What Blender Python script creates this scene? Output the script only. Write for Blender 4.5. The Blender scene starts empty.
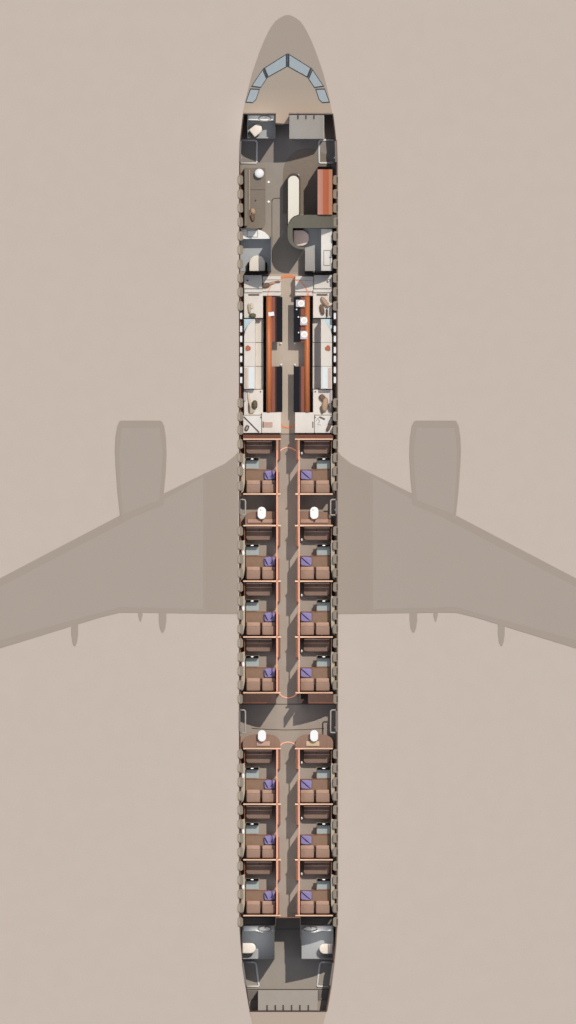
import bpy, bmesh, math, random
from mathutils import Vector, Matrix, Euler
random.seed(7)
S = 0.04                                   # metres per photograph pixel
GZ = 1.10                                  # level of the board the airliner is set into
C = bpy.context.scene.collection
def PX(x, y, z=0.0): return Vector(((x-288)*S, (512-y)*S, z))
def lin(h):
    h = h.lstrip('#'); o = []
    for i in (0, 2, 4):
        c = int(h[i:i+2], 16)/255
        o.append(c/12.92 if c <= .04045 else ((c+.055)/1.055)**2.4)
    return (*o, 1)
# ------------------------------------------------------------------ materials
MATS = {}
OUTDOOR = {'ground','silhouette','silhouette_panel','silhouette_root','nose_warm','silhouette_nose','bay_warm','pane','pane_frame','black','hull','closet','closet_edge','galley','navy','seam','copper','copper_pink','copper_light','cream','porcelain','marble','lounge_white','orange','gold'}
def mat(name, col, rough=.7, spec=.25, metal=0, var=.06, scale=6, bump=0.0, stretch=(1,1,1), emit=0, ecol=None, col2=None, grad=None):
    if name in MATS: return MATS[name]
    m = bpy.data.materials.new(name); m.use_nodes = True
    nt = m.node_tree; b = nt.nodes['Principled BSDF']
    b.inputs['Roughness'].default_value = rough; b.inputs['Metallic'].default_value = metal
    b.inputs['Specular IOR Level'].default_value = spec
    tc = nt.nodes.new('ShaderNodeTexCoord'); mp = nt.nodes.new('ShaderNodeMapping')
    mp.inputs['Scale'].default_value = stretch
    nt.links.new(tc.outputs['Object'], mp.inputs['Vector'])
    nz = nt.nodes.new('ShaderNodeTexNoise'); nz.inputs['Scale'].default_value = scale; nz.inputs['Detail'].default_value = 4
    nt.links.new(mp.outputs[0], nz.inputs['Vector'])
    r = nt.nodes.new('ShaderNodeValToRGB')
    g_ = 1.0 if name in OUTDOOR else 1.16
    c = tuple(min(.86, v*g_) for v in lin(col)[:3])+(1,)
    if col2: lo, hi = c, lin(col2)
    else:
        lo = tuple(max(0, v*(1-var)) for v in c[:3])+(1,); hi = tuple(min(1, v*(1+var)) for v in c[:3])+(1,)
    r.color_ramp.elements[0].position = .3; r.color_ramp.elements[1].position = .7
    r.color_ramp.elements[0].color = lo; r.color_ramp.elements[1].color = hi
    nt.links.new(nz.outputs['Fac'], r.inputs['Fac'])
    nt.links.new(r.outputs['Color'], b.inputs['Base Color'])
    if bump:
        bp = nt.nodes.new('ShaderNodeBump'); bp.inputs['Strength'].default_value = bump; bp.inputs['Distance'].default_value = .01
        nt.links.new(nz.outputs['Fac'], bp.inputs['Height']); nt.links.new(bp.outputs[0], b.inputs['Normal'])
    if emit:
        b.inputs['Emission Color'].default_value = lin(ecol or col); b.inputs['Emission Strength'].default_value = emit
    MATS[name] = m
    if grad:          # colour printed along the length of the silhouette, from row y0 to row y1
        y0, y1, c2 = grad; sp = nt.nodes.new('ShaderNodeSeparateXYZ'); mr = nt.nodes.new('ShaderNodeMapRange'); mx = nt.nodes.new('ShaderNodeMix'); mx.data_type = 'RGBA'
        nt.links.new(tc.outputs['Object'], sp.inputs[0]); nt.links.new(sp.outputs['Y'], mr.inputs['Value'])
        mr.inputs['From Min'].default_value = (512-y0)*S; mr.inputs['From Max'].default_value = (512-y1)*S
        nt.links.new(mr.outputs[0], mx.inputs['Factor']); nt.links.new(r.outputs['Color'], mx.inputs['A']); mx.inputs['B'].default_value = lin(c2); nt.links.new(mx.outputs['Result'], b.inputs['Base Color'])
    return m
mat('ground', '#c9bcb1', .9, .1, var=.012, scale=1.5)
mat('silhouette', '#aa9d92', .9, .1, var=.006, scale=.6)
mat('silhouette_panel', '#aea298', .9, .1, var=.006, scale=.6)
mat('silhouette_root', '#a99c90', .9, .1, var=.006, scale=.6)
mat('nose_warm', '#aca093', .9, .1, var=.006, scale=.6, grad=(88, 114, '#b9a695'))
mat('silhouette_nose', '#aa9d92', .9, .1, var=.006, scale=.6, grad=(80, 114, '#b9a695'))
mat('bay_warm', '#bbaa9b', .9, .1, var=.006, scale=.6)
mat('pane', '#a3aeb3', .35, .3, var=.03)
mat('pane_frame', '#3c4349', .6)
mat('floor', '#9d9288', .8, .2, var=.03, scale=3)
mat('floor_front', '#968d84', .8, .2, var=.03, scale=3)
mat('floor_bar', '#7d7165', .6, .3, var=.08, scale=4, stretch=(1,6,1))
mat('floor_lounge', '#b0a396', .7, .25, var=.03, scale=3)
mat('floor_dark', '#75675f', .8)
mat('floor_entry', '#8b827c', .8, .2, var=.03, scale=3)
mat('floor_aft', '#989087', .8, .2, var=.03, scale=3)
mat('floor_lav', '#a3a7ab', .5, .3, var=.03, scale=5)
mat('seam', '#5b5049', .8)
mat('hull', '#54463f', .8, var=.15)
mat('hull_highlight', '#8c7466', .7)
mat('reveal', '#887d70', .7, var=.08)
mat('reveal_rim', '#51463e', .7)
mat('white_pane', '#f2f3f6', .3, .4, var=.02)
mat('liner', '#aea28f', .7, var=.07)
mat('wall_edge', '#57504d', .7)
mat('wall_light', '#8c867f', .7)
mat('black', '#141214', .8, .05)
mat('closet', '#a5a09a', .75, .2, var=.03, scale=3)
mat('closet_edge', '#b8b3ad', .7)
mat('galley', '#a99f95', .75, .2, var=.03, scale=3)
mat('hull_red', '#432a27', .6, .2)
mat('white', '#e6deda', .6, .15, var=.03)
mat('porcelain', '#ece2d6', .25, .5, var=.015)
mat('cream', '#efe9db', .45, .3, var=.01)
mat('pinkish', '#d8c2bc', .6, var=.04)
mat('chrome', '#c9c9cb', .25, .6, metal=.8, var=.02)
mat('door_trim_small', '#a59f98', .5, .2)
mat('door_trim', '#dedcda', .5, .3, var=.02)
mat('console', '#7a6f63', .6, .3, var=.08, scale=4, stretch=(1,5,1))
mat('console_dark', '#4f463d', .6, .3, var=.1)
mat('olive_wall', '#67645a', .7, .2, var=.04)
mat('copper', '#b8684a', .45, .35, var=.07, scale=2, stretch=(3,.3,1))
mat('copper_pink', '#bf8776', .5, .3, var=.06, scale=2, stretch=(3,.3,1))
mat('copper_light', '#c4896a', .45, .35, var=.06, scale=2, stretch=(3,.3,1))
mat('tan', '#b0947d', .7, var=.12, scale=12)
mat('bag_brown', '#6f5a4c', .6, var=.15, scale=12)
mat('olive', '#5f5a46', .6, var=.12, scale=12)
mat('lounge_white', '#e0d8cf', .55, .3, var=.03, scale=3)
mat('glass_pale', '#d2dbdd', .5, .2, var=.02)
mat('tray_pale', '#c4ac9f', .6)
mat('lounge_blue', '#b9ced8', .4, .4, var=.03)
mat('lounge_grey', '#b3adb0', .6, .25, var=.04)
mat('lounge_beige', '#c9bdad', .6, .25, var=.04)
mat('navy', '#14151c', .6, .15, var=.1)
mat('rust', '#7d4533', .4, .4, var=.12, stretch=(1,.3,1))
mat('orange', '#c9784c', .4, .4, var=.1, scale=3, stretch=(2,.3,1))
mat('orange_glow', '#cf7b4c', .5, .3, var=.04, emit=.12, ecol='#e0702f')
mat('coral_floor', '#e3ab97', .5, .3, var=.03, emit=.30, ecol='#e58a66')
mat('coral', '#d2957c', .5, .3, var=.03, emit=.10, ecol='#e58a66')
mat('gold', '#eabfa1', .5, .3, var=.03)
mat('shell', '#8a5b47', .6, .25, var=.08)
mat('shell_top', '#a67f6b', .6, .25, var=.04)
mat('door_rust', '#6f483a', .6, .25, var=.08)
mat('bench', '#826c60', .75, .15, var=.07, bump=.1)
mat('bench_line', '#d8b5a2', .7, .15)
mat('seat', '#846c5b', .8, .12, var=.06, bump=.1)
mat('leather', '#94796a', .65, .25, var=.05, bump=.08)
mat('leather_lit', '#ae8f7e', .65, .25, var=.05, bump=.08)  # lighter leather copy, painting the lit line on pads and shelf
mat('desk', '#8f8575', .6, .3, var=.04)
mat('desk_glass', '#9ba3a1', .2, .5, var=.03)
mat('lamp_white', '#efede8', .5, .2, var=.01, emit=.08, ecol='#ffffff')
mat('light_spot', '#ffffff', .4, emit=.8, ecol='#fff2dc')
mat('purple', '#8a81ad', .8, .15, var=.1, scale=10, bump=.1)
mat('purple_dark', '#3b3358', .8, .15)
mat('brown_tall', '#5e4840', .6, .25, var=.08)
mat('cab_grey', '#766f6b', .7, var=.04)
mat('walnut', '#8a6d5d', .6, .25, var=.08, scale=4, stretch=(5,1,1))
mat('book', '#b8998a', .7, var=.05)
mat('book_beige', '#c8b294', .7, var=.05)
mat('marble', '#e8e4de', .35, .4, col2='#d8d3cd', scale=2)
# ------------------------------------------------------------------ mesh builder, coordinates in photograph pixels and metres of height
def XF(m):  return (lambda x: 576-x) if m else (lambda x: x)
class MB:
    def __init__(s, m=False): s.bm = bmesh.new(); s.f = XF(m); s.m = m; s.mats = []; s.mi = 0
    def prism(s, pts, z0, z1, ztop=None):
        pts = [(s.f(x), y) for x, y in pts]
        a = sum(pts[i][0]*pts[(i+1) % len(pts)][1]-pts[(i+1) % len(pts)][0]*pts[i][1] for i in range(len(pts)))
        if a > 0: pts = pts[::-1]                 # y is flipped, so this gives counter-clockwise
        n = len(pts)
        lo = [s.bm.verts.new(PX(x, y, z0)) for x, y in pts]
        hi = [s.bm.verts.new(PX(x, y, ztop(x) if ztop else z1)) for x, y in pts]
        s.bm.faces.new(lo[::-1])
        if n > 4 and ztop is None: s.bm.faces.new(hi)
        else: s.bm.faces.new(hi)
        for i in range(n):
            j = (i+1) % n; s.bm.faces.new((lo[i], lo[j], hi[j], hi[i]))
        return s
    def box(s, x0, y0, x1, y1, z0, z1): return s.prism([(x0,y0),(x1,y0),(x1,y1),(x0,y1)], z0, z1)
    def rrect(s, x0, y0, x1, y1, r, z0, z1, corners='abcd', n=7):
        pts = []
        for k, (cx, cy, a0) in (('a', (x0+r, y0+r, 180)), ('b', (x1-r, y0+r, 270)), ('c', (x1-r, y1-r, 0)), ('d', (x0+r, y1-r, 90))):
            if k in corners:
                for i in range(n+1):
                    a = math.radians(a0+90*i/n); pts.append((cx+r*math.cos(a), cy+r*math.sin(a)))
            else: pts.append({'a': (x0,y0), 'b': (x1,y0), 'c': (x1,y1), 'd': (x0,y1)}[k])
        return s.prism(pts, z0, z1)
    def cyl(s, x, y, r, z0, z1, n=24, r2=None):
        x = s.f(x); r2 = r if r2 is None else r2
        lo = [s.bm.verts.new(PX(x+r*math.cos(2*math.pi*i/n), y-r*math.sin(2*math.pi*i/n), z0)) for i in range(n)]
        hi = [s.bm.verts.new(PX(x+r2*math.cos(2*math.pi*i/n), y-r2*math.sin(2*math.pi*i/n), z1)) for i in range(n)]
        s.bm.faces.new(lo[::-1]); s.bm.faces.new(hi)
        for i in range(n): s.bm.faces.new((lo[i], lo[(i+1) % n], hi[(i+1) % n], hi[i]))
        return s
    def arch(s, x0, y0, x1, y1, z0, prof, n=10):
        """a box whose top follows prof(distance from the centre line)"""
        rows = []
        for i in range(n+1):
            x = x0+(x1-x0)*i/n; X = s.f(x); z = prof(abs(X-288))
            rows.append([s.bm.verts.new(PX(X, y, zz)) for y, zz in ((y1, z0), (y0, z0), (y0, z), (y1, z))])
        for a, b in zip(rows, rows[1:]):
            for k in range(4):
                s.bm.faces.new((a[k], a[(k+1) % 4], b[(k+1) % 4], b[k]))
        s.bm.faces.new(rows[0]); s.bm.faces.new(rows[-1][::-1])
        return s
    def ball(s, x, y, z, rx, ry, rz, e=1.0, rot=0, nu=20, nv=12, flat=None):
        """superellipsoid, radii rx, ry in pixels and rz in metres; e < 1 is boxier"""
        pw = lambda v: math.copysign(abs(v)**e, v)
        c0 = PX(s.f(x), y, z); rot = math.radians(-rot if s.m else rot)
        def pt(u, v):
            px = rx*S*pw(math.cos(v))*pw(math.cos(u)); py = ry*S*pw(math.cos(v))*pw(math.sin(u)); pz = rz*pw(math.sin(v))
            if flat is not None: pz = max(pz, -flat)
            return c0+Vector((px*math.cos(rot)-py*math.sin(rot), px*math.sin(rot)+py*math.cos(rot), pz))
        rings = [[s.bm.verts.new(pt(2*math.pi*i/nu, -math.pi/2+math.pi*j/nv)) for i in range(nu)] for j in range(1, nv)]
        b = s.bm.verts.new(pt(0, -math.pi/2)); t = s.bm.verts.new(pt(0, math.pi/2))
        fs = []
        for a, c in zip(rings, rings[1:]):
            for i in range(nu): fs.append(s.bm.faces.new((a[i], a[(i+1) % nu], c[(i+1) % nu], c[i])))
        for i in range(nu):
            fs.append(s.bm.faces.new((b, rings[0][(i+1) % nu], rings[0][i]))); fs.append(s.bm.faces.new((t, rings[-1][i], rings[-1][(i+1) % nu])))
        for f in fs: f.smooth = True
        return s
    def tube(s, pts, r, n=8, closed=False, flatz=1.0):
        """pts: (px, py, z); r in metres"""
        P = [PX(s.f(x), y, z) for x, y, z in pts]; N = len(P); rings = []
        for i in range(N):
            a = P[(i-1) % N] if (closed or i) else P[i]; b = P[(i+1) % N] if (closed or i < N-1) else P[i]
            t = (b-a).normalized(); up = Vector((0,0,1)) if abs(t.z) < .9 else Vector((1,0,0))
            q = t.cross(up).normalized(); w = q.cross(t).normalized()
            rings.append([s.bm.verts.new(P[i]+q*r*math.cos(2*math.pi*k/n)+w*r*flatz*math.sin(2*math.pi*k/n)) for k in range(n)])
        pr = list(zip(rings, rings[1:]))+([(rings[-1], rings[0])] if closed else [])
        for a, b in pr:
            for k in range(n):
                f = s.bm.faces.new((a[k], b[k], b[(k+1) % n], a[(k+1) % n])); f.smooth = True
        if not closed: s.bm.faces.new(rings[0]); s.bm.faces.new(rings[-1][::-1])
        return s
    def build(s, name, m, parent=None, bevel=0.0, label=None, org=None, seg=2):
        bm = s.bm
        bmesh.ops.recalc_face_normals(bm, faces=bm.faces)
        if parent is not None:
            o0 = Vector((0,0,0)); p = parent
            while p is not None: o0 = o0+p.location; p = p.parent
        else:
            if org is None:
                v = [q.co for q in bm.verts]
                o0 = Vector(((min(q.x for q in v)+max(q.x for q in v))/2, (min(q.y for q in v)+max(q.y for q in v))/2, min(q.z for q in v)))
            else: o0 = Vector(org)
        bmesh.ops.translate(bm, verts=bm.verts, vec=-o0)
        me = bpy.data.meshes.new(name); bm.to_mesh(me); bm.free()
        me.materials.append(MATS[m])
        o = bpy.data.objects.new(name, me); C.objects.link(o)
        if parent is not None: o.parent = parent
        else: o.location = o0
        if bevel:
            b = o.modifiers.new('bevel', 'BEVEL'); b.width = bevel; b.segments = seg; b.limit_method = 'ANGLE'; b.angle_limit = math.radians(40)
        if label: o['label'] = label
        return o
def tag(o, label=None, cat=None, group=None, kind=None):
    if label: o['label'] = label
    if cat: o['category'] = cat
    if group: o['group'] = group
    if kind: o['kind'] = kind
    return o
def empty(name, x, y, z=0, label=None, cat=None, group=None):
    o = bpy.data.objects.new(name, None); C.objects.link(o); o.location = PX(x, y, z); o.empty_display_size = .1
    return tag(o, label, cat, group)
def struct(mb, name, m, bevel=0, label=None):
    return tag(mb.build(name, m, bevel=bevel), label, kind='structure')
def copy_tree(o, parent=None):
    c = o.copy(); C.objects.link(c)
    if parent is not None: c.parent = parent
    for ch in list(o.children): copy_tree(ch, c)
    return c
# the cross-section of the fuselage: height of a full-height wall at a distance (px) from the centre line
TAB = [(0,2.12),(13,2.10),(19,2.0),(25,1.86),(31,1.72),(37,1.55),(42,1.34),(45.7,1.13),(60,1.13)]
def prof(k=1.0, cap=9.0, floor_=1.12):
    def f(d):
        d = d/k
        for (a, za), (b, zb) in zip(TAB, TAB[1:]):
            if a <= d <= b: return min(cap, max(floor_, za+(zb-za)*(d-a)/(b-a)))
        return floor_
    return f
PF, PA = prof(.88), prof(1.0)
# ------------------------------------------------------------------ the board, hull and floors
LEFT = [(243,113.5),(241.4,127),(240,140),(239.2,162),(239,200),(239,600),(239,900),(239.4,925),(240.6,945),(242.6,965),(245.2,985),(247.6,1000),(249.6,1011)]
RIGHT = [(576-x+.3, y) for x, y in LEFT]
hull_poly = LEFT + RIGHT[::-1]
def ground():
    bm = bmesh.new()
    outer = [(-330,-120),(906,-120),(906,1180),(-330,1180)]
    es = []
    for ring in (outer, hull_poly):
        vs = [bm.verts.new(PX(x, y, GZ)) for x, y in ring]
        es += [bm.edges.new((vs[i], vs[(i+1) % len(vs)])) for i in range(len(vs))]
    bmesh.ops.triangle_fill(bm, edges=es, use_beauty=True)
    ext = bmesh.ops.extrude_face_region(bm, geom=bm.faces[:])
    bmesh.ops.translate(bm, verts=[v for v in ext['geom'] if isinstance(v, bmesh.types.BMVert)], vec=(0,0,-1.2))
    mb = MB(); mb.bm = bm
    return tag(mb.build('ground', 'ground'), kind='structure')
ground()
def inset(poly, d): return [(x+d if x < 288 else x-d, y) for x, y in poly]
struct(MB().prism(inset(hull_poly, .3), -.1, 0), 'floor', 'floor')
def zone(pts, m, z=.006): return struct(MB().prism(pts, 0, z), 'floor', m)
def cut(y0, y1, d=.8):
    def side(L): 
        o = []
        for (xa, ya), (xb, yb) in zip(L, L[1:]):
            for Y in (y0, y1):
                if ya <= Y < yb: o.append((xa+(xb-xa)*(Y-ya)/(yb-ya), Y))
        o += [p for p in L if y0 < p[1] < y1]
        return sorted(o, key=lambda p: p[1])
    return [(x+d, y) for x, y in side(LEFT)] + [(x-d, y) for x, y in side(RIGHT)][::-1]
zone(cut(114.5, 272), 'floor_front')
zone(cut(274, 434), 'floor_lounge')
zone(cut(114.6, 162.4), 'floor_entry', .009)
zone(cut(925, 989), 'floor_aft', .007)
circ = [(308+25*math.cos(math.radians(a)), 173-25*math.sin(math.radians(a))) for a in range(0, 181, 9)]
zone(circ+[(283,214),(333,214)], 'floor_bar', .012)
for i, pts in enumerate([[(239.5,113.9),(247,113.9),(246.5,139),(240.5,139)], [(324.5,114),(332.5,114),(335,139),(324.5,139)]]):
    zone([(max(x, 243.4) if y < 120 and x < 288 else x, y) for x, y in pts], 'floor_dark', .012)
# hull skins
def skin(L, name, sgn):
    mb = MB()
    inn = [(x+sgn*1.1, y) for x, y in L]
    for (a, b, c, d) in zip(L, L[1:], inn, inn[1:]): mb.prism([a, b, d, c], -.05, GZ+.012)
    bmesh.ops.remove_doubles(mb.bm, verts=mb.bm.verts, dist=.0005)
    return struct(mb, name, 'hull')
skin(LEFT, 'wall_left', 1); skin(RIGHT, 'wall_right', -1)
mb = MB()
for (xa, ya), (xb, yb) in zip(RIGHT[2:], RIGHT[3:]): mb.prism([(xa, ya), (xa+.8, ya), (xb+.8, yb), (xb, yb)], GZ-.02, GZ+.02)
struct(mb, 'trim_1', 'hull_highlight')  # beige-pink highlight painted along the right hull edge
struct(MB().box(243.2, 113.4, 275, 114.3, 0, GZ+.03).box(275, 113.4, 275.8, 124, 0, GZ+.03).prism([(275,123.4),(289.6,124.4),(289.6,125.2),(275,124.2)], 0, GZ+.03).box(288.9, 114.3, 289.6, 125, 0, GZ+.03).box(288.9, 113.8, 333, 114.7, 0, GZ+.03), 'wall_front', 'wall_edge')
struct(MB().box(249.5, 1010.6, 326.6, 1012, 0, GZ+.02), 'wall_back', 'hull')
# seams across the floor
for i, (x0, y0, x1, y1) in enumerate([(277,433.6,300,434.2),(240.5,703.8,335.5,704.5),(246,989,330,989.8),(276,928.8,301,929.3),(271.6,200,272.2,262)]):
    struct(MB().box(x0, y0, x1, y1, .001, .016), 'trim_%d' % (i+2), 'seam')
mb = MB(); mb.tube([(252+ (324-252)*t/16, 729.5+1.6*math.sin(math.pi*t/16)-1.2, .012) for t in range(17)], .012, 6); struct(mb, 'trim_7', 'seam')
mb = MB(); mb.tube([(272,201,.012),(272.4,199.6,.012),(273.6,198.6,.012),(276,198.2,.012),(280,198.2,.012)], .014, 6); struct(mb, 'trim_8', 'seam')
# ------------------------------------------------------------------ the airliner silhouette: nose, wings, tail
plane = empty('airliner', 287.6, 512, GZ, 'flat taupe airliner silhouette with nose, swept wings and engines around the cabin', 'airplane')
NL = [(0,15),(3,15.4),(6,16.8),(9,18.6),(12.6,21.4),(16,26),(19.2,31.5),(24,41.5),(28.2,52),(32,63),(35.4,73),(38.8,86),(42,100),(44.5,112.8)]
nose = [(287.8-d, y) for d, y in NL[::-1]]+[(287.8+d, y) for d, y in NL[1:]]
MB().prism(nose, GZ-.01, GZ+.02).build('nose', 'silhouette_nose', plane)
cock = [(263,73),(287.6,58),(312.2,73),(322,92),(327,104),(331,112.8),(288.8,112.8),(288.8,124),(275.9,123),(275.9,112.8),(244.2,112.8),(248,104),(253,92)]
MB().prism(cock, GZ+.01, GZ+.023).build('flight_deck', 'nose_warm', plane)
for m in (False, True):
    for pts in ([(263.2,68.4),(287.4,53.2),(287.5,66.6),(267.0,78.0)], [(251,86.6),(262.9,68.8),(267,78.6),(260.8,88)], [(245.3,102.5),(250.3,88.4),(259.9,88.8),(256.3,99.6),(252.8,103.1)]):
        if m: pts = [(575.2-x, y) for x, y in pts]
        cx = sum(p[0] for p in pts)/len(pts); cy = sum(p[1] for p in pts)/len(pts)
        fr = MB().prism(pts, GZ+.01, GZ+.045).build('cockpit_window', 'pane_frame', plane)
        q = [(cx+(x-cx)*.85, cy+(y-cy)*.85) for x, y in pts]
        MB().prism(q, GZ+.03, GZ+.052).build('pane', 'pane', fr)
def wing(m):
    w = [(238,451.5),(235,455.5),(225,463.5),(163.8,493.5),(163.8,496),(120,518),(120,515.4),(-30,594),(-155,659.5),(-158,690),(-30,657),(0,648.3),(100,617.5),(120,612.6),(140,612.6),(238,614)]
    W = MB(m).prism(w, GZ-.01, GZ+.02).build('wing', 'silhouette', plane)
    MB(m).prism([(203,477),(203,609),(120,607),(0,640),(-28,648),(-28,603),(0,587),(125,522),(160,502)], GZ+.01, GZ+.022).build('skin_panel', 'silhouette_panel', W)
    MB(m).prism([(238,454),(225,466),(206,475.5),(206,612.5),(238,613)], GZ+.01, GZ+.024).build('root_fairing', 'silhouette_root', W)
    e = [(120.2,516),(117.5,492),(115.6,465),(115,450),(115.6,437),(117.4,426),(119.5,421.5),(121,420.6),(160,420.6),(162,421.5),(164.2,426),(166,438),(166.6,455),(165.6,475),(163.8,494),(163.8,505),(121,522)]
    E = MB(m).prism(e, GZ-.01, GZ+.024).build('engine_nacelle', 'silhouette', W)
    MB(m).prism([(123,514),(120,480),(119,452),(121.5,428),(159.5,428),(162.5,452),(161,480),(159,500)], GZ+.02, GZ+.027).build('cowling_panel', 'silhouette_panel', E)
    for cx, y0, y1, hw in ((74.7,620,646,3.4),(140.4,610,621.5,2.2),(162.6,610,632.5,3.8)):
        MB(m).prism([(cx-hw,y0),(cx+hw,y0),(cx+hw,y1-12 if hw > 3 else y1-6),(cx+hw*.7,y1-4),(cx+hw*.25,y1),(cx-hw*.25,y1),(cx-hw*.7,y1-4),(cx-hw,y1-12 if hw > 3 else y1-6)], GZ-.01, GZ+.018).build('flap_fairing', 'silhouette', W)
wing(False); wing(True)
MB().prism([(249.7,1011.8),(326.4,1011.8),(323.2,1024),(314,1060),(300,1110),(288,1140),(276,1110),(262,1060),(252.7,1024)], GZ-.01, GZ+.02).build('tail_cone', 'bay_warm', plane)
# ------------------------------------------------------------------ cabin windows along both sides
wy = [180+14*k for k in range(10)]+[403,416.5,430,444,457.5,471,486]+[531+14*k for k in range(13)]+[754+14*k for k in range(13)]
n = 0
for m in (False, True):
    for y in wy:
        n += 1; mb = MB(m)
        mb.prism([(238.7,y-4.6),(241.4,y-4.9),(243,y-3.6),(243.2,y+3.6),(241.4,y+4.9),(238.7,y+4.6),(237.9,y+3.2),(237.9,y-3.2)], .55, GZ+.05)
        o = struct(mb, 'window_%d' % n, 'reveal', .02)
        MB(m).rrect(238.3, y-3.4, 239.5, y+3.4, .5, GZ+.0, GZ+.062).build('window_frame', 'reveal_rim' if m else 'liner', o, .004)
    for y in (316, 329, 339, 350, 359, 370, 380):
        n += 1
        o = struct(MB(m).box(239.6, y-3.8, 242.6, y+3.8, .5, GZ+.03), 'window_%d' % n, 'reveal_rim', .01)
        MB(m).rrect(240.0, y-3, 242.2, y+3, .7, .6, GZ+.05).build('window_pane', 'white_pane', o, .004)
for m in (False, True):
    mb = MB(m)
    for ya, yb in ((172, 228), (273, 496), (518, 706), (736, 924)): mb.box(240.2, ya, 241.0, yb, 0, .9)
    struct(mb, 'wall_lining_%s' % ('right' if m else 'left'), 'shell')
# doors: arched surrounds and door leaves with a handle
nd = 0
def door(m, hx0, hy0, hx1, hy1, xin, zin, r=3.0, skew=0):
    """surround springing from the hull at (hx0, hy0) and (hx1, hy1), reaching in to xin"""
    global nd; nd += 1
    pts = []
    def zz(x, h): return .04 if zin > 1.5 else 1.04
    path = [(hx0+1.3, hy0), (xin-r, hy0)]+[(xin-r+r*math.sin(math.radians(a)), hy0+r-r*math.cos(math.radians(a))) for a in (20,45,70)]+[(xin, hy0+r)]
    path += [(xin+skew, hy1-r*.3), (xin+skew-.4, hy1), (hx1+1.3, hy1)]
    mb = MB(m).tube([(x, y, zz(x, hx0)) for x, y in path], .042 if zin > 1.5 else .032, 8)
    o = struct(mb, 'door_%d' % nd, 'door_trim' if zin > 1.5 else 'door_trim_small')
    MB(m).prism([(hx0-.2,hy0+1),(hx0+1.4,hy0+1),(hx1+1.4,hy1-1),(hx1-.2,hy1-1)], .0, GZ+.03).build('door_leaf', 'cab_grey', o)
    MB(m).box((hx0+hx1)/2+1.4, hy1-6.4, (hx0+hx1)/2+2.4, hy1-4.2, .9, .96).build('door_handle', 'chrome', o, .01)
for m in (False, True):
    door(m, 240.0, 140, 239.3, 163, 257, 1.75, skew=-.3)
    door(m, 239, 499.5, 239, 515, 245.4, 1.3, 2)
    door(m, 239, 710, 239, 732.6, 245.4, 1.35, 2)
    door(m, 242.2, 962, 245.4, 986.5, 256.2, 1.7, skew=2.6)
# ------------------------------------------------------------------ fittings used several times
def toilet(x, y, side, label, tilt=0, w=13, l=10):
    """bowl opening towards 'side' ('right', 'left', 'up'); the cistern edge stands against the wall"""
    t = empty('toilet', x, y, 0, label, 'toilet')
    d = {'right': (1,0), 'left': (-1,0), 'up': (0,-1)}[side]
    hw = l/2
    def shape(g):
        p = [(-w*.5, -hw*g), (w*.5-hw*g, -hw*g)]+[(w*.5-hw*g+hw*g*math.sin(math.radians(a)), -hw*g*math.cos(math.radians(a))) for a in range(15, 180, 15)]+[(w*.5-hw*g, hw*g), (-w*.5, hw*g)]
        o = []
        for u, v in p:
            a = math.radians(tilt); u, v = u*math.cos(a)-v*math.sin(a), u*math.sin(a)+v*math.cos(a)
            if d == (1,0): o.append((x+u, y+v))
            elif d == (-1,0): o.append((x-u, y+v))
            else: o.append((x+v, y-u))
        return o
    MB().prism(shape(.72), 0.006, .36).build('bowl', 'porcelain', t, .03)
    MB().prism(shape(1), .36, .46).build('lid', 'porcelain', t, .035, seg=3)
    return t
def basin(mb_parent, x0, y0, x1, y1, z, oval=True):
    if oval:
        cx, cy = (x0+x1)/2, (y0+y1)/2
        b = MB().tube([(cx+(x1-x0)/2*math.cos(math.radians(a)), cy+(y1-y0)/2*math.sin(math.radians(a)), z+.012) for a in range(0, 360, 15)], .022, 8, closed=True).build('basin', 'closet', mb_parent)
    else:
        b = MB().box(x0,y0,x1,y0+.5,z,z+.03).box(x0,y1-.5,x1,y1,z,z+.03).box(x0,y0+.5,x0+.5,y1-.5,z,z+.03).box(x1-.5,y0+.5,x1,y1-.5,z,z+.03).build('basin', 'closet', mb_parent, .004)
    return b
# ------------------------------------------------------------------ forward lavatory and closet
def lav_shell(label, x0, y0, x1, y1, P, m='wall_edge', fl='floor_lav', low=None):
    t = empty('lavatory_cubicle', (x0+x1)/2, (y0+y1)/2, 0, label, 'lavatory')
    MB().box(x0+.3, y0+.3, x1-.3, y1-.3, .006, .02).build('floor_pan', fl, t)
    hi0, hi1 = P(abs(x0-288)), P(abs(x1-288))
    MB().arch(x0, y1-.5, x1, y1, .02, P).build('wall_panel', m, t)
    MB().arch(x0, y0, x1, y0+.5, .02, P if not low else (lambda d: low[0])).build('wall_panel', m, t)
    MB().box(x0, y0+.5, x0+.5, y1-.5, .02, hi0).build('wall_panel', m, t)
    MB().box(x1-.5, y0+.5, x1, y1-.5, .02, low[1] if low else hi1).build('wall_panel', m, t)
    return t
lav_shell('open-topped lavatory cubicle at the top left, just below the cockpit', 247.4, 114.6, 275.4, 138.8, PF, low=(1.2, .9))
v = empty('vanity_counter', 261, 118, 0, 'white washbasin counter along the top wall of the cockpit-side lavatory', 'counter')
MB().prism([(248.1,115.3),(274.6,115.3),(274.6,120.4),(271,120.6),(267,121.6),(262,121.6),(257.5,120.4),(248.1,120.2)], .02, .85).build('countertop', 'white', v, .02)
basin(v, 258.5, 115.8, 271, 121, .85); MB().box(265, 115.4, 265.7, 118, .87, .95).build('faucet', 'chrome', v, .01)
t = toilet(256.5, 129.8, 'right', 'cream toilet with tilted lid in the cockpit-side lavatory', -38, 12, 9.6)
cl = empty('closet', 306.8, 127, 0, 'light grey closed closet block at the top right, below the cockpit', 'closet')
MB().arch(289.4, 115.3, 324.2, 138.8, .006, lambda d: PF(d)-.02).build('carcass', 'closet_edge', cl)
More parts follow.
